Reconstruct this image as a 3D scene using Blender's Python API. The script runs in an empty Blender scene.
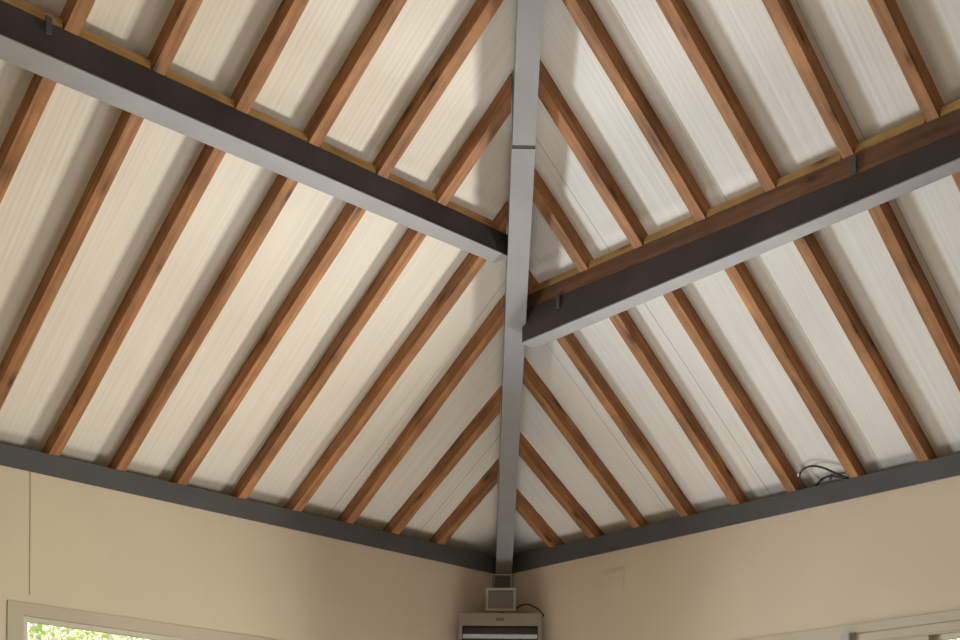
import bpy, bmesh, math, random
from mathutils import Vector, Matrix
random.seed(7)
Z0 = 4.34                      # height of the eave line above the floor (m)
COL = bpy.context.scene.collection
M1, M2 = 0.6088, 0.666         # roof slopes, left plane / right plane
HR = 1.09396                   # hip plan direction: y = HR * x
HN = math.hypot(HR, 1.0)
AX, AY = -5.5, -6.017          # apex in plan
LX, LY = 2*AX, 2*AY            # room extent

# ------------------------------------------------------------------ nodes
def new_mat(name):
    m = bpy.data.materials.new(name); m.use_nodes = True
    nt = m.node_tree; b = nt.nodes['Principled BSDF']
    return m, nt, b
def N(nt, t, **k):
    n = nt.nodes.new(t)
    for a, v in k.items(): setattr(n, a, v)
    return n
def ramp(nt, stops):
    r = N(nt, 'ShaderNodeValToRGB'); e = r.color_ramp.elements
    while len(e) < len(stops): e.new(0.5)
    for x, (p, c) in zip(e, stops): x.position = p; x.color = (*c, 1)
    return r
def mix(nt, mode, fac, a, b):
    n = N(nt, 'ShaderNodeMix', data_type='RGBA', blend_type=mode)
    for s, v in ((n.inputs[0], fac), (n.inputs[6], a), (n.inputs[7], b)):
        if hasattr(v, 'links') or isinstance(v, bpy.types.NodeSocket): nt.links.new(v, s)
        elif isinstance(v, (int, float)): s.default_value = v
        else: s.default_value = (*v, 1)
    return n.outputs[2]
def coords(nt, scale, rnd=False):
    tc = N(nt, 'ShaderNodeTexCoord'); out = tc.outputs['Object']
    if rnd:
        oi = N(nt, 'ShaderNodeObjectInfo'); mu = N(nt, 'ShaderNodeMath', operation='MULTIPLY')
        nt.links.new(oi.outputs['Random'], mu.inputs[0]); mu.inputs[1].default_value = 37.0
        ad = N(nt, 'ShaderNodeVectorMath', operation='ADD')
        nt.links.new(out, ad.inputs[0]); nt.links.new(mu.outputs[0], ad.inputs[1]); out = ad.outputs[0]
    mp = N(nt, 'ShaderNodeMapping'); mp.inputs['Scale'].default_value = scale
    nt.links.new(out, mp.inputs[0]); return mp.outputs[0]
def noise(nt, vec, scale, detail=3, rough=0.55):
    n = N(nt, 'ShaderNodeTexNoise'); nt.links.new(vec, n.inputs['Vector'])
    n.inputs['Scale'].default_value = scale; n.inputs['Detail'].default_value = detail
    n.inputs['Roughness'].default_value = rough; return n.outputs[0]
def bump(nt, b, h, strength, dist=0.01):
    n = N(nt, 'ShaderNodeBump'); n.inputs['Strength'].default_value = strength
    n.inputs['Distance'].default_value = dist
    nt.links.new(h, n.inputs['Height']); nt.links.new(n.outputs[0], b.inputs['Normal'])

def wood(name, dark, mid, light, rough=0.65):
    m, nt, b = new_mat(name)
    v = coords(nt, (0.55, 9, 9), True)
    g = noise(nt, v, 3.2, 5, 0.6)
    r = ramp(nt, [(0.25, dark), (0.5, mid), (0.8, light)]); nt.links.new(g, r.inputs[0])
    v2 = coords(nt, (1.6, 5, 5), True)
    vo = N(nt, 'ShaderNodeTexVoronoi'); vo.inputs['Scale'].default_value = 1.6
    nt.links.new(v2, vo.inputs['Vector'])
    kr = ramp(nt, [(0.07, (0.16, 0.12, 0.10)), (0.16, (0.75, 0.7, 0.66)), (0.30, (1, 1, 1))]); nt.links.new(vo.outputs['Distance'], kr.inputs[0])
    c = mix(nt, 'MULTIPLY', 0.85, r.outputs[0], kr.outputs[0])
    v3 = coords(nt, (1.2, 1.2, 1.2), True)
    b2 = noise(nt, v3, 2.6, 3)
    br = ramp(nt, [(0.3, (0.62, 0.60, 0.58)), (0.7, (1.10, 1.08, 1.06))]); nt.links.new(b2, br.inputs[0])
    c = mix(nt, 'MULTIPLY', 1.0, c, br.outputs[0])
    nt.links.new(c, b.inputs['Base Color']); b.inputs['Roughness'].default_value = rough
    bump(nt, b, g, 0.25, 0.004); return m

def paint(name, col, rough=0.5, var=0.12, sc=2.5, spec=0.4):
    m, nt, b = new_mat(name)
    v = coords(nt, (1, 1, 1)); g = noise(nt, v, sc, 4)
    lo = tuple(x*(1-var) for x in col); hi = tuple(min(1, x*(1+var)) for x in col)
    r = ramp(nt, [(0.3, lo), (0.7, hi)]); nt.links.new(g, r.inputs[0])
    nt.links.new(r.outputs[0], b.inputs['Base Color']); b.inputs['Roughness'].default_value = rough
    b.inputs['Specular IOR Level'].default_value = spec
    g2 = noise(nt, v, 60, 2); bump(nt, b, g2, 0.06, 0.002); return m

def sheeting(name, col, ribs=26.0):
    # object x runs across the sheets, object y up the slope
    m, nt, b = new_mat(name)
    v = coords(nt, (1, 0.015, 1))
    g = noise(nt, v, 45, 2, 0.7)
    r = ramp(nt, [(0.32, tuple(x*0.91 for x in col)), (0.62, col)]); nt.links.new(g, r.inputs[0])
    wv = N(nt, 'ShaderNodeTexWave', wave_type='BANDS', bands_direction='X'); wv.inputs['Scale'].default_value = ribs/6.28*2.2
    vw = coords(nt, (1, 1, 1)); nt.links.new(vw, wv.inputs['Vector']); wv.inputs['Distortion'].default_value = 0.0
    # sheet joints: one narrow dark line every 0.93 m
    sx = N(nt, 'ShaderNodeSeparateXYZ'); nt.links.new(vw, sx.inputs[0])
    ms = N(nt, 'ShaderNodeMath', operation='MULTIPLY'); ms.inputs[1].default_value = 1/0.93; nt.links.new(sx.outputs[0], ms.inputs[0])
    fr = N(nt, 'ShaderNodeMath', operation='FRACT'); nt.links.new(ms.outputs[0], fr.inputs[0])
    jr = ramp(nt, [(0.0, (0.62, 0.58, 0.5)), (0.007, (0.62, 0.58, 0.5)), (0.011, (1, 1, 1)), (0.05, (1, 1, 1)), (0.053, (0.8, 0.77, 0.7)), (0.058, (1, 1, 1)), (0.36, (1, 1, 1)), (0.364, (1.16, 1.16, 1.14)), (0.37, (1, 1, 1)), (0.44, (1, 1, 1)), (0.444, (1.16, 1.16, 1.14)), (0.45, (1, 1, 1))])  # bright stops: shine on the sheets put into the colour
    nt.links.new(fr.outputs[0], jr.inputs[0])
    c = mix(nt, 'MULTIPLY', 0.8, r.outputs[0], jr.outputs[0])
    b2 = noise(nt, vw, 1.1, 3)
    br = ramp(nt, [(0.3, (0.93, 0.92, 0.90)), (0.7, (1, 1, 1))]); nt.links.new(b2, br.inputs[0])
    c = mix(nt, 'MULTIPLY', 1.0, c, br.outputs[0])
    nt.links.new(c, b.inputs['Base Color']); b.inputs['Roughness'].default_value = 0.45
    b.inputs['Specular IOR Level'].default_value = 0.3
    ad = N(nt, 'ShaderNodeMath', operation='ADD'); nt.links.new(wv.outputs['Fac'], ad.inputs[0]); nt.links.new(g, ad.inputs[1])
    bump(nt, b, ad.outputs[0], 0.10, 0.004); return m

MAT = dict(
    rafter=wood('rafter_pine', (0.21, 0.083, 0.026), (0.41, 0.185, 0.068), (0.58, 0.30, 0.13)),
    batten=wood('pale_pine', (0.34, 0.19, 0.06), (0.50, 0.30, 0.11), (0.62, 0.41, 0.17)),
    plate=wood('brown_plank', (0.10, 0.05, 0.025), (0.17, 0.085, 0.042), (0.24, 0.13, 0.065)),
    steel=paint('purlin_steel_lit', (0.31, 0.305, 0.31), 0.5, 0.08, 3.0, 0.3),  # purlin steel lightened: light on the undersides put into the colour
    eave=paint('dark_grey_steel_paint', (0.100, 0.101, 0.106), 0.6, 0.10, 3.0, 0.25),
    purlin=paint('purlin_steel_shaded', (0.062, 0.053, 0.053), 0.55, 0.22, 2.0, 0.25),  # same purlin steel darkened: near-face shade put into the colour
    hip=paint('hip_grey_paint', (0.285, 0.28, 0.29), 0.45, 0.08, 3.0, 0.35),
    wall=paint('cream_plaster', (0.66, 0.575, 0.445), 0.8, 0.04, 0.9, 0.2),
    floor=paint('stone_floor', (0.42, 0.36, 0.28), 0.6, 0.15, 1.5),
    frame=paint('window_frame_paint', (0.52, 0.46, 0.35), 0.5, 0.05, 2),
    sash=paint('sash_paint', (0.60, 0.57, 0.48), 0.5, 0.04, 2),
    sheetL=sheeting('cream_roof_sheet', (0.84, 0.80, 0.71)),
    sheetR=sheeting('white_roof_sheet', (0.82, 0.81, 0.77)),
    plastic=paint('light_grey_plastic', (0.42, 0.41, 0.38), 0.4, 0.04),
    dark=paint('dark_plastic', (0.03, 0.03, 0.032), 0.5, 0.1),
    heater=paint('heater_enamel', (0.26, 0.225, 0.195), 0.5, 0.1, 6),
    heater_dark=paint('heater_recess', (0.13, 0.12, 0.11), 0.5, 0.1, 6),
    louvre=paint('louvre_metal', (0.26, 0.25, 0.24), 0.35, 0.1, 6),
    cable=paint('black_cable', (0.018, 0.018, 0.02), 0.45, 0.1),
    brown_cable=paint('brown_cable', (0.055, 0.035, 0.028), 0.45, 0.1),
    white=paint('white_plastic', (0.75, 0.75, 0.75), 0.4, 0.02),
    seam=paint('seam_shadow_gap', (0.36, 0.30, 0.21), 0.9, 0.05),
    bark=paint('bark', (0.16, 0.11, 0.07), 0.9, 0.3, 8),
    grass=paint('lawn', (0.10, 0.20, 0.04), 0.9, 0.4, 5),
)
def leafmat():
    m, nt, b = new_mat('foliage'); v = coords(nt, (1, 1, 1)); g = noise(nt, v, 2.2, 3)
    r = ramp(nt, [(0.3, (0.46, 0.50, 0.22)), (0.5, (0.72, 0.73, 0.44)), (0.75, (0.86, 0.84, 0.64))]); nt.links.new(g, r.inputs[0])
    nt.links.new(r.outputs[0], b.inputs['Base Color']); b.inputs['Roughness'].default_value = 0.6; return m
MAT['leaf'] = leafmat()
def glassmat(name, tint, gl):
    m = bpy.data.materials.new(name); m.use_nodes = True; nt = m.node_tree; nt.nodes.clear()
    o = N(nt, 'ShaderNodeOutputMaterial'); mx = N(nt, 'ShaderNodeMixShader'); t = N(nt, 'ShaderNodeBsdfTransparent')
    g = N(nt, 'ShaderNodeBsdfGlossy'); g.inputs['Roughness'].default_value = 0.02; t.inputs[0].default_value = (*tint, 1)
    f = N(nt, 'ShaderNodeFresnel'); f.inputs[0].default_value = 1.45
    if gl: mx.inputs[0].default_value = gl
    else: nt.links.new(f.outputs[0], mx.inputs[0])
    nt.links.new(t.outputs[0], mx.inputs[1]); nt.links.new(g.outputs[0], mx.inputs[2]); nt.links.new(mx.outputs[0], o.inputs[0]); return m
MAT['glass'] = glassmat('window_glass', (0.95, 0.97, 0.94), 0)
MAT['lens'] = glassmat('cover_glass', (0.8, 0.78, 0.74), 0.06)

# ---------------------------------------------------------------- helpers
def W(x, y, z): return Vector((x, y, z + Z0))
def frame(o, ax, ay):
    ax = Vector(ax).normalized(); az = ax.cross(Vector(ay)).normalized(); ay = az.cross(ax)
    m = Matrix((ax, ay, az)).transposed().to_4x4(); m.translation = o; return m
def link(name, verts, faces, mat, F=None, parent=None, bevel=0, smooth=False):
    """verts are world-space; F is the object's own frame"""
    F = F or Matrix.Translation(sum(verts, Vector())/len(verts)); I = F.inverted()
    me = bpy.data.meshes.new(name); bm = bmesh.new()
    vs = [bm.verts.new(I @ v) for v in verts]
    for f in faces: bm.faces.new([vs[i] for i in f])
    bmesh.ops.recalc_face_normals(bm, faces=bm.faces)
    if bevel: bmesh.ops.bevel(bm, geom=list(bm.edges), offset=bevel, segments=2, affect='EDGES', clamp_overlap=True)
    if smooth:
        for f in bm.faces: f.smooth = True
    bm.to_mesh(me); bm.free(); me.materials.append(MAT[mat])
    o = bpy.data.objects.new(name, me); COL.objects.link(o)
    if parent: o.parent = parent; o.matrix_parent_inverse = parent.matrix_world.inverted()
    o.matrix_world = F; return o
HEX = [(0, 1, 2, 3), (4, 7, 6, 5), (0, 4, 5, 1), (1, 5, 6, 2), (2, 6, 7, 3), (3, 7, 4, 0)]
def prism(name, A, B, mat, F=None, **k):
    """A and B: matching end polygons"""
    n = len(A); f = [tuple(range(n)), tuple(range(2*n-1, n-1, -1))] + [(i, (i+1) % n, n+(i+1) % n, n+i) for i in range(n)]
    return link(name, list(A)+list(B), f, mat, F, **k)
def box(name, a, b, mat, F=None, local=None, **k):
    """axis-aligned in world, or in frame `local`"""
    (x0, y0, z0), (x1, y1, z1) = a, b
    P = [Vector(p) for p in ((x0, y0, z0), (x1, y0, z0), (x1, y1, z0), (x0, y1, z0), (x0, y0, z1), (x1, y0, z1), (x1, y1, z1), (x0, y1, z1))]
    if local is not None:
        P = [local @ p for p in P]; c = sum(P, Vector())/8; F = local.copy(); F.translation = c
    else: P = [p + Vector((0, 0, Z0)) for p in P]
    return link(name, P, HEX, mat, F, **k)
def boxes(name, lst, mat, local, **k):
    V = []; Fc = []
    for (x0, y0, z0), (x1, y1, z1) in lst:
        n = len(V)
        V += [local @ Vector(p) for p in ((x0, y0, z0), (x1, y0, z0), (x1, y1, z0), (x0, y1, z0), (x0, y0, z1), (x1, y0, z1), (x1, y1, z1), (x0, y1, z1))]
        Fc += [tuple(n+i for i in f) for f in HEX]
    F = local.copy(); F.translation = sum(V, Vector())/len(V)
    return link(name, V, Fc, mat, F, **k)
def tube(name, pts, r, mat, parent=None, res=10):
    # Catmull-Rom through the points, swept as a round tube mesh
    P = [pts[0]] + list(pts) + [pts[-1]]; path = []
    for i in range(1, len(P)-2):
        for s in range(6):
            t = s/6; a, b, c, d = P[i-1], P[i], P[i+1], P[i+2]
            path.append(0.5*((2*b)+(c-a)*t+(2*a-5*b+4*c-d)*t*t+(3*b-a-3*c+d)*t**3))
    path.append(P[-1]); V = []; Fc = []; up = Vector((0.3, 0.2, 1)).normalized()
    for i, p in enumerate(path):
        t = (path[min(i+1, len(path)-1)] - path[max(i-1, 0)]).normalized()
        a = t.cross(up).normalized(); b = a.cross(t)
        for k in range(res):
            an = 2*math.pi*k/res; V.append(p + a*math.cos(an)*r + b*math.sin(an)*r)
    for i in range(len(path)-1):
        for k in range(res):
            Fc.append((i*res+k, i*res+(k+1) % res, (i+1)*res+(k+1) % res, (i+1)*res+k))
    Fc.append(tuple(range(res))); Fc.append(tuple(range((len(path)-1)*res, len(path)*res)))
    return link(name, V, Fc, mat, None, parent=parent, smooth=True)
def empty(name, loc, rot=None):
    o = bpy.data.objects.new(name, None); COL.objects.link(o); o.empty_display_size = 0.1
    o.matrix_world = rot.copy() if rot else Matrix.Translation(loc)
    if rot: o.matrix_world.translation = loc
    bpy.context.view_layer.update(); return o
def tag(o, label, cat, group=None):
    o['label'] = label; o['category'] = cat
    if group: o['group'] = group
    return o
def struct(o): o['kind'] = 'structure'; return o

# ------------------------------------------------------------------ camera
r_ = Vector((0.73323961, -0.67984032, 0.01329684)); u_ = Vector((0.00412163, 0.02399834, 0.9997035)); d_ = Vector((0.67995785, 0.7329674, -0.02039859))
cam = bpy.data.cameras.new('camera'); co = bpy.data.objects.new('camera', cam); COL.objects.link(co)
cm = Matrix((r_, u_, -d_)).transposed().to_4x4(); cm.translation = W(-8.23585, -8.6382, -2.7393); co.matrix_world = cm
cam.sensor_width = 36; cam.lens = 1323.05/960*36; cam.shift_y = (890.23-320)/960; cam.clip_start = 0.05; cam.clip_end = 300
bpy.context.scene.camera = co

# ------------------------------------------------------------- room shell
TH = 0.20; G = 0.012           # wall thickness, wall set back a touch behind the eave beam face
FZ = -Z0
struct(box('floor', (LX-0.3, LY-0.3, FZ-0.1), (0.3, 0.3, FZ), 'floor'))
def wall_open(name, left, a0, a1, zt, end):
    """wall along the left (y=0) or right (x=0) side with one opening a1..a0 (negative numbers) from z=FZ+0.1 up to zt"""
    def bx(u0, u1, z0, z1):
        return ((u0, G, z0), (u1, TH+G, z1)) if left else ((G, u0, z0), (TH+G, u1, z1))
    L = [bx(end, a0, FZ, -0.135), bx(a0, a1, zt, -0.135), bx(a1, 0.0+G, FZ, -0.135), bx(a0, a1, FZ, FZ+0.1)]
    return struct(boxes(name, L, 'wall', Matrix.Translation((0, 0, Z0))))
wall_open('wall_left', True, -4.545, -1.05, -1.025, LX)
wall_open('wall_right', False, -6.30, -1.05, -1.025, LY)
struct(box('wall_back', (LX, LY-TH, FZ), (0.0, LY, 0.3), 'wall'))
struct(box('wall_side', (LX-TH, LY, FZ), (LX, 0.0, 0.3), 'wall'))
# roof sheeting: four slopes meeting at the apex
D = 0.10
kL, kR = D*math.hypot(1, M1), D*math.hypot(1, M2)
FL = frame(W(0, 0, kL), (1, 0, 0), (0, -1, M1)); FR = frame(W(0, 0, kR), (0, 1, 0), (1*-1, 0, M2))
hz = AY*-M1 + kL
def sheet(name, P, mat, F):
    A = [W(*p) for p in P]; B = [v + Vector((0, 0, 0.04)) for v in A]
    return struct(prism(name, A, B, mat, F))
EO = 0.19
apex = (AX, AY, -AY*M1 + kL)
sheet('ceiling', [(EO, EO*HR, kL-EO*HR*M1), (LX-EO, EO*HR, kL-EO*HR*M1), apex], 'sheetL', FL)
sheet('ceiling', [(EO, EO*HR, kR-EO*M2), apex, (EO, LY-EO*HR, kR-EO*M2)], 'sheetR', FR)
sheet('ceiling', [(LX-EO, EO*HR, kL-EO*HR*M1), (LX-EO, LY-EO*HR, kL-EO*HR*M1), apex], 'sheetR', FR)
sheet('ceiling', [(LX-EO, LY-EO*HR, kL-EO*HR*M1), (EO, LY-EO*HR, kL-EO*HR*M1), apex], 'sheetL', FL)

# --------------------------------------------------------------- rafters
WID = 0.074
def rafter_mesh(name, left, a, k, end0, end1, zofs, mat='rafter'):
    """a: coordinate of the crisp lower edge at the eave; k: its drift; a, a-WID edges"""
    m = M1 if left else M2; kk = kL if left else kR
    n = 9; V = []; jit = [(random.uniform(-.0035, .0035), random.uniform(-.0035, .0035)) for _ in range(n+1)]
    rows = []
    for e, (w, end) in enumerate(((0.0, end0), (-WID, end1))):
        for i in range(n+1):
            t = end*i/n                       # inward distance (negative)
            c = a + k*t + w + jit[i][e]
            P = (c, t) if left else (t, c)
            rows.append((W(P[0], P[1], -m*t + (0 if i else 0)), W(P[0], P[1], -m*t + kk - 0.001)))
    # notched foot over the eave beam
    foot = []
    for w in (0.0, -WID):
        c = a + w; t = 0.185
        P = (c, t) if left else (t, c)
        foot.append((W(P[0], P[1], 0.0), W(P[0], P[1], max(0.002, kk - m*t - 0.001))))
    A = [foot[0]] + rows[:n+1]; B = [foot[1]] + rows[n+1:]
    nA = len(A)
    for b, t in A: V += [b, t]
    for b, t in B: V += [b, t]
    Fc = []
    for i in range(nA-1):
        a0, a1, b0, b1 = 2*i, 2*i+2, 2*nA+2*i, 2*nA+2*i+2
        Fc += [(a0, a1, a1+1, a0+1), (b0, b0+1, b1+1, b1), (a0, b0, b1, a1), (a0+1, a1+1, b1+1, b0+1)]
    Fc += [(0, 1, 2*nA+1, 2*nA), (2*nA-2, 4*nA-2, 4*nA-1, 2*nA-1)]
    F = frame(W(a-WID/2, 0, 0) if left else W(0, a-WID/2, 0), (0, -1, m) if left else (-1, 0, m), (1, 0, 0) if left else (0, 1, 0))
    return link(name, V, Fc, mat, F)
def hipL(x):   # inward end (y) of a left-slope edge at x
    y = HR*x + 0.0705*HN
    return y if x > AX else AY*(1-abs(x-AX)/abs(AX))
def hipR(y):
    x = (y + 0.0705*HN)/HR
    return x if y > AY else AX*(1-abs(y-AY)/abs(AY))
Lr = [(-7.252, 0), (-6.752, 0), (-6.252, 0), (-5.752, 0), (-5.2511, -.0326), (-4.6997, -.0054), (-4.1868, -.0033), (-3.6964, -.0033), (-3.2071, -.0075), (-2.691, .0083), (-2.195, -.0043), (-1.6798, .0215), (-1.2041, -.0121), (-.696, .0019)]
Lr = [(a, k if abs(k) > .02 else k) for a, k in Lr]
ordn = ['first', 'second', 'third', 'fourth', 'fifth', 'sixth', 'seventh', 'eighth', 'ninth', 'tenth', 'eleventh', 'twelfth', 'thirteenth', 'fourteenth', 'fifteenth']
Lext = {'first': 'shortest one, deep in the shade by the hip beam foot', 'second': 'short and dark, ending at the hip beam', 'third': 'ending low on the hip beam', 'fourth': 'ending on the hip beam just below the left purlin'}
for j, (a, k) in enumerate(reversed(Lr)):
    e0 = hipL(a); e0 = hipL(a + k*e0); e1 = hipL(a - WID + k*e0)
    o = rafter_mesh('rafter', True, a, k, e0, e1, 0)
    tag(o, 'brown timber rafter on the left roof slope, %s counted from the corner%s' % (ordn[j], {0: ', shortest', 1: '', 2: '', 3: ''}.get(j, '')), 'rafter', 'brown rafters of the left roof slope')
Rr = [(-.5765, -.06), (-1.0434, -.05), (-1.5252, .0033), (-2.021, .0192), (-2.5092, .030), (-3.0064, .0151), (-3.5175, .0039), (-4.0441, -.0096), (-4.5253, .0075), (-5.0711, -.0182), (-5.56, 0), (-6.06, 0), (-6.56, 0), (-7.06, 0), (-7.56, 0)]
for j, (a, k) in enumerate(Rr):
    e0 = hipR(a); e0 = hipR(a + k*e0); e1 = hipR(a - WID + k*e0)
    o = rafter_mesh('rafter', False, a, k, e0, e1, 0)
    tag(o, 'brown timber rafter on the right roof slope, %s counted from the corner%s' % (ordn[j], {0: ', shortest'}.get(j, '')), 'rafter', 'brown rafters of the right roof slope')

# ------------------------------------------------------------ steel beams
def poly(x, P): return [W(x, p[0], p[1]) for p in P]
# eave beams
e = prism('eave_beam', [W(LX, 0, -.136), W(LX, .185, -.136), W(LX, .185, -.002), W(LX, 0, -.002)],
          [W(.0, 0, -.152), W(.185, .185, -.152), W(.185, .185, -.002), W(.0, 0, -.002)], 'eave', Matrix.Translation(W(-3, .09, -.07)))
tag(e, 'dark grey steel eave beam along the top of the left wall', 'beam')
e = prism('eave_beam', [W(0, LY, -.13), W(.185, LY, -.13), W(.185, LY, -.002), W(0, LY, -.002)],
          [W(0, -.001, -.152), W(.185, .184, -.152), W(.185, .184, -.002), W(0, -.001, -.002)], 'eave', Matrix.Translation(W(.09, -3, -.07)))
tag(e, 'dark grey steel eave beam along the top of the right wall', 'beam')
# left purlin (near face y=-2.287)
def pl(x, y0, y1, zb):
    return [W(x, y0, zb), W(x, y1, zb), W(x, y1, -y1*M1-.002), W(x, y0, -y0*M1-.002)]
xe = (-2.287 - 0.0705*HN)/HR
p = empty('purlin_beam', W(-4, -2.22, 1.25))
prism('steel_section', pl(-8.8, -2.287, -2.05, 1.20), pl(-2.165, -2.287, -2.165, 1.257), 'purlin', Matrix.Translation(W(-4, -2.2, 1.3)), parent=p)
tag(p, 'grey steel purlin beam crossing under the left slope rafters to the hip beam', 'beam')
def cleat(parent, P, n, h, name='cleat', mat='eave'):
    x, y, z = P
    if n == 'y': return box(name, (x-.016, y-.014, z), (x+.016, y-.0005, z+h), mat, parent=parent, bevel=.002)
    return box(name, (x-.014, y-.016, z), (x-.0005, y+.016, z+h), mat, parent=parent, bevel=.002)
prism('lit_underside', [W(-8.8,-2.293,1.192),W(-8.8,-2.05,1.192),W(-8.8,-2.05,1.199),W(-8.8,-2.293,1.199)], [W(-2.165,-2.293,1.249),W(-2.165,-2.16,1.249),W(-2.165,-2.16,1.256),W(-2.165,-2.293,1.256)], 'steel', Matrix.Translation(W(-4, -2.2, 1.2)), parent=p)  # thin strip added in lighter colour so the underside reads as lit
cleat(p, (-5.335, -2.287, 1.33), 'y', .085)
# right purlin (near face x=-1.777) with a brown timber plate on top
def pr(y, x0, x1, zb, z0t, z1t): return [W(x0, y, zb), W(x1, y, zb), W(x1, y, z1t), W(x0, y, z0t)]
p = empty('purlin_beam', W(-1.73, -4.0, 0.9))
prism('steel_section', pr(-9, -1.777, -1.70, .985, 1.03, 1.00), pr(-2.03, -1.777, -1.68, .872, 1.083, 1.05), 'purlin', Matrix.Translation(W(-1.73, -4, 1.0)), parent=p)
prism('lit_underside', pr(-9, -1.783, -1.69, .977, .984, .984), pr(-2.03, -1.783, -1.655, .862, .871, .871), 'steel', Matrix.Translation(W(-1.73, -4, .9)), parent=p)  # added strip as on the left purlin, underside light in its colour
cleat(p, (-1.777, -4.62, 1.065), 'x', .10)
cleat(p, (-1.777, -2.38, 1.0), 'x', .085)
tag(p, 'deep dark grey steel purlin beam crossing under the right slope rafters to the hip beam', 'beam')
pp = prism('timber_plate', [W(-1.775, -9, 1.032), W(-1.70, -9, 1.002), W(-1.70, -9, 1.70*M2-.002), W(-1.775, -9, 1.775*M2-.002)],
           [W(-1.775, -2.03, 1.085), W(-1.68, -2.03, 1.052), W(-1.68, -2.03, 1.68*M2-.002), W(-1.775, -2.03, 1.775*M2-.002)], 'plate', frame(W(-1.73, -4, 1.1), (0, 1, 0), (1, 0, 0)))
tag(pp, 'long brown timber plate lying on top of the right purlin beam', 'plate')
# hip beam
h = Vector((-1, -HR, M2)); hp = Vector((HR, -1, 0)).normalized()
def hsec(t, w, zb, zt):
    c = W(0, 0, 0) + h*t; return [c - hp*w/2 + Vector((0, 0, zb)), c + hp*w/2 + Vector((0, 0, zb)), c + hp*w/2 + Vector((0, 0, zt)), c - hp*w/2 + Vector((0, 0, zt))]
hb = empty('hip_beam', W(-.03, -.03, -.152))
FH = frame(W(0, 0, 0), h, hp)
lat = hp*.010
def hp_part(name, t0, t1, w0, w1, zb, zt, mat):
    return prism(name, [v+lat for v in hsec(t0, w0, zb, zt)], [v+lat for v in hsec(t1, w1, zb, zt)], mat, FH, parent=hb)
HB = -.235
hp_part('lower_length', 0.06, 2.655, .143, .141, HB, kR-.045, 'hip')
hp_part('upper_length', 2.67, 5.40, .136, .132, HB, kR-.045, 'hip')
F0 = Matrix((Vector((1,-1,0)).normalized(), Vector((1,1,0)).normalized(), Vector((0,0,1)))).transposed().to_4x4(); F0.translation = W(0,0,0)
boxes('foot_plate', [((-.060, -.125, -.355), (.076, -.095, -.200))], 'eave', F0, parent=hb, bevel=.003)
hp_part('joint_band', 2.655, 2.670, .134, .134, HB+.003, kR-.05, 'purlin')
tag(hb, 'light grey steel hip beam rising from the room corner up the middle of the roof', 'beam')

# ---------------------------------------------- pine battens between the rafters
def batten(left, c0, c1, lab):
    if left:
        y = -2.287; z = y*-M1; P = [W(c0, y+.002, z+.002), W(c0, y+.04, z-.020), W(c0, y+.04, z+.024), W(c0, y+.002, z+.046)]
        Q = [v + Vector((c1-c0, 0, 0)) for v in P]; F = frame(P[0], (1, 0, 0), (0, 1, 0))
    else:
        x = -1.777; z = x*-M2; P = [W(x+.002, c0, z+.002), W(x+.04, c0, z-.022), W(x+.04, c0, z+.022), W(x+.002, c0, z+.044)]
        Q = [v + Vector((0, c1-c0, 0)) for v in P]; F = frame(P[0], (0, 1, 0), (1, 0, 0))
    return tag(prism('batten', P, Q, 'batten', F), lab, 'batten', 'pale battens above the %s purlin beam' % ('left' if left else 'right'))
Ls = sorted([a + k*-2.287 for a, k in Lr]); Rs = sorted([a + k*-1.777 for a, k in Rr])
Ln = [a for a in Ls if a < -2.3]; Rn = [a for a in Rs if a < -2.1]
nth = lambda i, n: ordn[n-1-i]
for i in range(len(Ln)):
    c0 = Ln[i] + .008; c1 = (Ln[i+1] - WID - .008) if i+1 < len(Ln) else -2.235
    if c1 - c0 > .05: batten(True, c0, c1, 'pale pine batten on the left purlin beam, %s gap between rafters from the hip beam' % nth(i, len(Ln)))
for i in range(len(Rn)):
    c0 = Rn[i] + .008; c1 = (Rn[i+1] - WID - .008) if i+1 < len(Rn) else -2.10
    if c1 - c0 > .05: batten(False, c0, c1, 'pale pine batten on the right purlin beam, %s gap between rafters from the hip beam' % nth(i, len(Rn)))

# ---------------------------------------------------------------- windows
def window(name, left, a0, a1, zt, ga0, ga1, gz, mull):
    """casing outer a0..a1 up to zt; glass openings between ga0, mullions, ga1 up to gz"""
    w = empty(name, W((a0+a1)/2, TH/2, FZ+.1) if left else W(TH/2, (a0+a1)/2, FZ+.1)); struct(w)
    def bx(u0, u1, z0, z1, d0, d1):
        return ((u0, d0, z0+Z0), (u1, d1, z1+Z0)) if left else ((d0, u0, z0+Z0), (d1, u1, z1+Z0))
    I = Matrix.Identity(4); zb = FZ+.1
    boxes('window_frame', [bx(a0, ga0, zb, zt, .006, .10), bx(ga1, a1, zb, zt, .006, .10), bx(ga0, ga1, gz, zt, .006, .10), bx(ga0, ga1, zb, zb+.08, .006, .10)], 'frame', I, parent=w)
    # sash set back, seen as a second lighter line under the casing
    e = [ga0] + mull + [ga1]
    for i in range(len(e)-1):
        s0 = e[i] + (.03 if i else 0); s1 = e[i+1] - (.03 if i < len(e)-2 else 0)
        sash = boxes('sash', [bx(s0, s0+.05, zb+.08, gz, .055, .095), bx(s1-.05, s1, zb+.08, gz, .055, .095),
                       bx(s0+.05, s1-.05, gz-.03, gz, .055, .095), bx(s0+.05, s1-.05, zb+.08, zb+.16, .055, .095)], 'sash', I, parent=w)
        q = bx(s0+.05, s1-.05, zb+.16, gz-.03, .072, .078)
        boxes('pane', [q], 'glass', I, parent=sash)
    for m in mull: boxes('mullion', [bx(m-.03, m+.03, zb+.08, gz, .03, .10)], 'frame', I, parent=w)
    return w
window('window_1', True, -4.543, -1.055, -1.027, -4.432, -1.16, -1.112, [-2.8])
w2 = window('window_2', False, -6.29, -1.055, -1.027, -6.18, -1.16, -1.17, [-4.115, -2.6])
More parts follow.
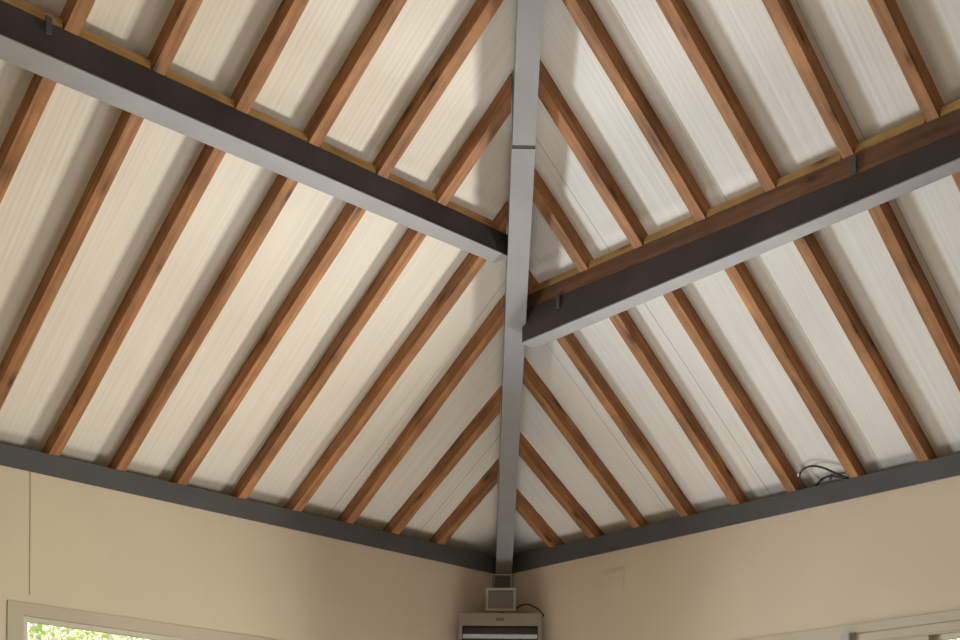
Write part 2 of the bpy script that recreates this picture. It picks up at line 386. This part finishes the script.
box('header_panel', (.008, -4.14, -1.30), (.052, -1.165, -1.172), 'frame', parent=w2)
# header lip of the right window and the little grey blind bracket
t = struct(box('trim_1', (-.004, -6.28, -1.098), (.0055, -3.60, -1.029), 'frame', bevel=.002))
t2 = struct(box('trim_2', (-.010, -6.28, -1.16), (.0055, -3.62, -1.104), 'frame', bevel=.002))
b = empty('blind_bracket', W(0, -3.54, -1.15))
box('back_plate', (-.012, -3.588, -1.165), (.005, -3.492, -1.088), 'plastic', parent=b, bevel=.004)
box('bracket_arm', (-.055, -3.575, -1.16), (-.0125, -3.505, -1.096), 'plastic', parent=b, bevel=.004)
tag(b, 'small grey bracket at the top of the right window frame', 'bracket')

# groove in the left wall and painted-over cover plate on the right wall
struct(box('trim_3', (-4.393, G-.0015, -.97), (-4.386, G+.004, -.14), 'seam'))
c = empty('cover_plate', W(G, -1.305, -.40))
box('plate_rim', (G-.006, -1.434, -.498), (G+.002, -1.176, -.302), 'wall', parent=c, bevel=.002)
box('plate_panel', (G-.0085, -1.405, -.475), (G-.0062, -1.205, -.325), 'wall', parent=c, bevel=.001)
tag(c, 'faint rectangular cover plate painted in wall cream, high on the right wall', 'cover plate')

# ------------------------------------------- corner fixtures (set across the corner)
inw = Vector((-1, -1, 0)).normalized(); ac = Vector((1, -1, 0)).normalized()   # ac: towards the right in the photo
def CF(dist, z): 
    m = Matrix((ac, -inw, Vector((0, 0, 1)))).transposed().to_4x4(); m.translation = W(0, 0, z) + inw*dist; return m
# frame axes: x right, y towards corner, z up ; front faces are at negative y
H = CF(0.40, -1.05)
he = empty('louvred_heater', H.translation, H)
hw = .355; HT = .455
boxes('casing', [((-hw, -.17, -.47), (hw, 0.0, -.45)), ((-hw, -.17, HT-.012), (hw, 0, HT)), ((-hw, -.17, -.45), (-hw+.03, 0, HT-.012)), ((hw-.03, -.17, -.45), (hw, 0, HT-.012)), ((-hw+.03, -.02, -.45), (hw-.03, 0, HT-.012))], 'heater', H, parent=he)
fp = boxes('front_band', [((-hw+.002, -.182, HT-.112), (hw-.002, -.1705, HT-.004))], 'heater', H, parent=he, bevel=.003)
boxes('badge', [((-.035, -.185, HT-.072), (.035, -.1822, HT-.048))], 'heater_dark', H, parent=fp)
boxes('recess', [((-hw+.031, -.10, -.44), (hw-.031, -.09, HT-.115))], 'heater_dark', H, parent=he)
for i in range(9):
    z = HT - .195 - i*.08
    F = H @ Matrix.Translation((0, -.135, z)) @ Matrix.Rotation(math.radians(32), 4, 'X')
    boxes('louvre', [((-hw+.035, -.004, -.020), (hw-.035, .004, .020))], 'louvre', F, parent=he)
tag(he, 'grey-brown louvred heater cabinet mounted across the room corner', 'heater')
# framed fixture below the end of the hip beam
J = CF(0.36, -.30)
fl = empty('flood_light', J.translation, J)
fw, t0, t1 = .130, -.058, -.257
boxes('light_frame', [((-fw, -.09, t1), (fw, -.06, t1+.022)), ((-fw, -.09, t0-.022), (fw, -.06, t0)), ((-fw, -.09, t1+.022), (-fw+.022, -.06, t0-.022)), ((fw-.022, -.09, t1+.022), (fw, -.06, t0-.022))], 'plastic', J, parent=fl)
boxes('light_body', [((-fw+.01, -.0595, t1+.012), (fw-.01, .03, t0-.012))], 'plastic', J, parent=fl, bevel=.006)
boxes('glass_cover', [((-fw+.022, -.078, t1+.022), (fw-.022, -.074, t0-.022))], 'lens', J, parent=fl)
boxes('reflector', [((-.105, -.072, t1+.03), (.10, -.061, t1+.165))], 'plastic', J, parent=fl, bevel=.003)
boxes('mounting_bracket', [((-.088, -.04, t0-.012), (-.080, .0, t0+.13)), ((.080, -.04, t0-.012), (.088, .0, t0+.13)), ((-.0795, -.04, t0+.122), (.0795, 0, t0+.13))], 'heater', J, parent=fl)
boxes('back_arm', [((-.02, .031, t1+.05), (.02, .30, t0-.05))], 'heater_dark', J, parent=fl)
tag(fl, 'light grey square framed flood light hanging below the foot of the hip beam', 'light')
cb = tube('cable', [J @ Vector(p) for p in ((.1375, -.04, -.225), (.175, -.04, -.199), (.215, -.04, -.190), (.253, -.04, -.194), (.323, -.04, -.228), (.352, -.04, -.255), (.366, -.045, -.275), (.372, -.05, -.292))], .0075, 'brown_cable')
tag(cb, 'brown cable arching from the framed flood light down to the heater', 'cable')

# ------------------------------------------------ loose black cable on the right eave beam
ck = empty('cable_loop', W(.03, -3.4, 0))
A1 = [(.012, -3.159, .006), (-.03, -3.142, .043), (-.06, -3.148, .086), (-.085, -3.202, .114), (-.085, -3.272, .119), (-.06, -3.351, .093), (-.03, -3.414, .055), (.012, -3.49, .014)]
A2 = [(.03, -3.221, .006), (.03, -3.27, .044), (.03, -3.31, .056), (.03, -3.343, .057), (.03, -3.417, .036), (.03, -3.49, .014)]
tube('outer_loop', [W(*p) for p in A1], .0075, 'cable', ck)
tube('inner_loop', [W(*p) for p in A2], .0085, 'cable', ck)
tube('white_tip', [W(-.058, -3.141, .078), W(-.062, -3.143, .088), W(-.066, -3.149, .097)], .0095, 'white', ck)
tag(ck, 'loose black cable looping up from the right eave beam between two rafters', 'cable')

# ---------------------------------------------------------------- outside
ground = box('ground', (-60, -60, FZ-.25), (60, 60, FZ-.12), 'grass'); ground['kind'] = 'structure'
def tree(x, y, hgt, rad, lab, seed):
    rnd = random.Random(seed); t = empty('garden_tree', W(x, y, FZ-.12))
    V = []; Fc = []
    lv = [(0, .16), (.35, .13), (.7, .10), (1, .05)]
    ox = [0, .1, -.05, .08]
    for i, (f, r) in enumerate(lv):
        for k in range(10):
            a = 2*math.pi*k/10; V.append(W(x+ox[i]+math.cos(a)*r*rad/1.6, y+math.sin(a)*r*rad/1.6, FZ-.12+f*hgt*.75))
    for i in range(3):
        for k in range(10): Fc.append((i*10+k, i*10+(k+1) % 10, (i+1)*10+(k+1) % 10, (i+1)*10+k))
    Fc += [tuple(range(10)), tuple(range(30, 40))]
    link('trunk', V, Fc, 'bark', None, parent=t)
    V = []; Fc = []
    blobs = [(rnd.uniform(-.6, .6)*rad, rnd.uniform(-.6, .6)*rad, rnd.uniform(.35, .9)*hgt, rnd.uniform(.35, .6)*rad) for _ in range(16)]
    for i in range(9000):
        bx_, by_, bz_, br = rnd.choice(blobs); v = Vector((rnd.gauss(0, 1), rnd.gauss(0, 1), rnd.gauss(0, 1))).normalized()*br*rnd.uniform(.7, 1.05)
        c = W(x+bx_, y+by_, FZ+bz_) + v; n = Vector((rnd.gauss(0, 1), rnd.gauss(0, 1), rnd.gauss(0, 1))).normalized()
        a = n.orthogonal().normalized(); b_ = n.cross(a); s = rnd.uniform(.04, .085); q = len(V)
        V += [c-a*s, c-b_*s*.5, c+a*s, c+b_*s*.5]; Fc.append((q, q+1, q+2, q+3))
    me = bpy.data.meshes.new('foliage'); me.from_pydata([tuple(v-W(x, y, FZ)) for v in V], [], Fc); me.materials.append(MAT['leaf'])
    o = bpy.data.objects.new('foliage', me); COL.objects.link(o); o.parent = t; o.matrix_parent_inverse = t.matrix_world.inverted(); o.matrix_world = Matrix.Translation(W(x, y, FZ))
    tag(t, lab, 'tree')
tree(1.5, 9.5, 6.2, 2.6, 'sunlit pale green tree seen at the left end of the left window', 1)
tree(7.2, 10.5, 5.6, 2.3, 'sunlit pale green tree seen further right through the left window', 2)
tree(10.5, -1.0, 6.0, 2.5, 'sunlit tree seen through the right window', 3)

# ---------------------------------------------------------------- light
def area(name, loc, target, sx, sy, power, col, spread=180):
    l = bpy.data.lights.new(name, 'AREA'); l.shape = 'RECTANGLE'; l.size = sx; l.size_y = sy; l.energy = power; l.color = col; l.spread = math.radians(spread)
    o = bpy.data.objects.new(name, l); COL.objects.link(o); o.location = loc
    o.rotation_euler = (Vector(target)-Vector(loc)).to_track_quat('-Z', 'Z').to_euler(); return o

area('window_light_left', W(-3.3, -.03, -1.66), W(-3.2, -3, -1.2), 1.1, .5, 100, (0.90, 0.95, 1.0), 112)
area('window_light_right', W(-.03, -3.4, -1.66), W(-4, -3.3, -1.1), 1.0, .5, 158, (1.0, 0.95, 0.84), 116)
area('floor_bounce', W(-1.9, -1.9, -4.28), W(-2.1, -2.1, 1.0), 2.2, 2.2, 70, (1.0, 0.96, 0.92))
area('room_fill', W(-6.5, -7.0, -3.6), W(-1.5, -1.5, .2), 4.0, 2.0, 23, (1.0, 0.90, 0.80))
sun = bpy.data.lights.new('sun', 'SUN'); sun.energy = 15.0; sun.angle = .01; sun.color = (1, .96, .86)
so = bpy.data.objects.new('sun', sun); COL.objects.link(so); so.rotation_euler = Vector((.45, .55, -1.0)).to_track_quat('-Z', 'Y').to_euler()
w = bpy.data.worlds.new('world'); bpy.context.scene.world = w; w.use_nodes = True
bg = w.node_tree.nodes['Background']; bg.inputs[0].default_value = (1.0, 0.98, 0.90, 1); bg.inputs[1].default_value = .85
vs = bpy.context.scene.view_settings; vs.view_transform = 'Standard'; vs.look = 'None'; vs.exposure = 0
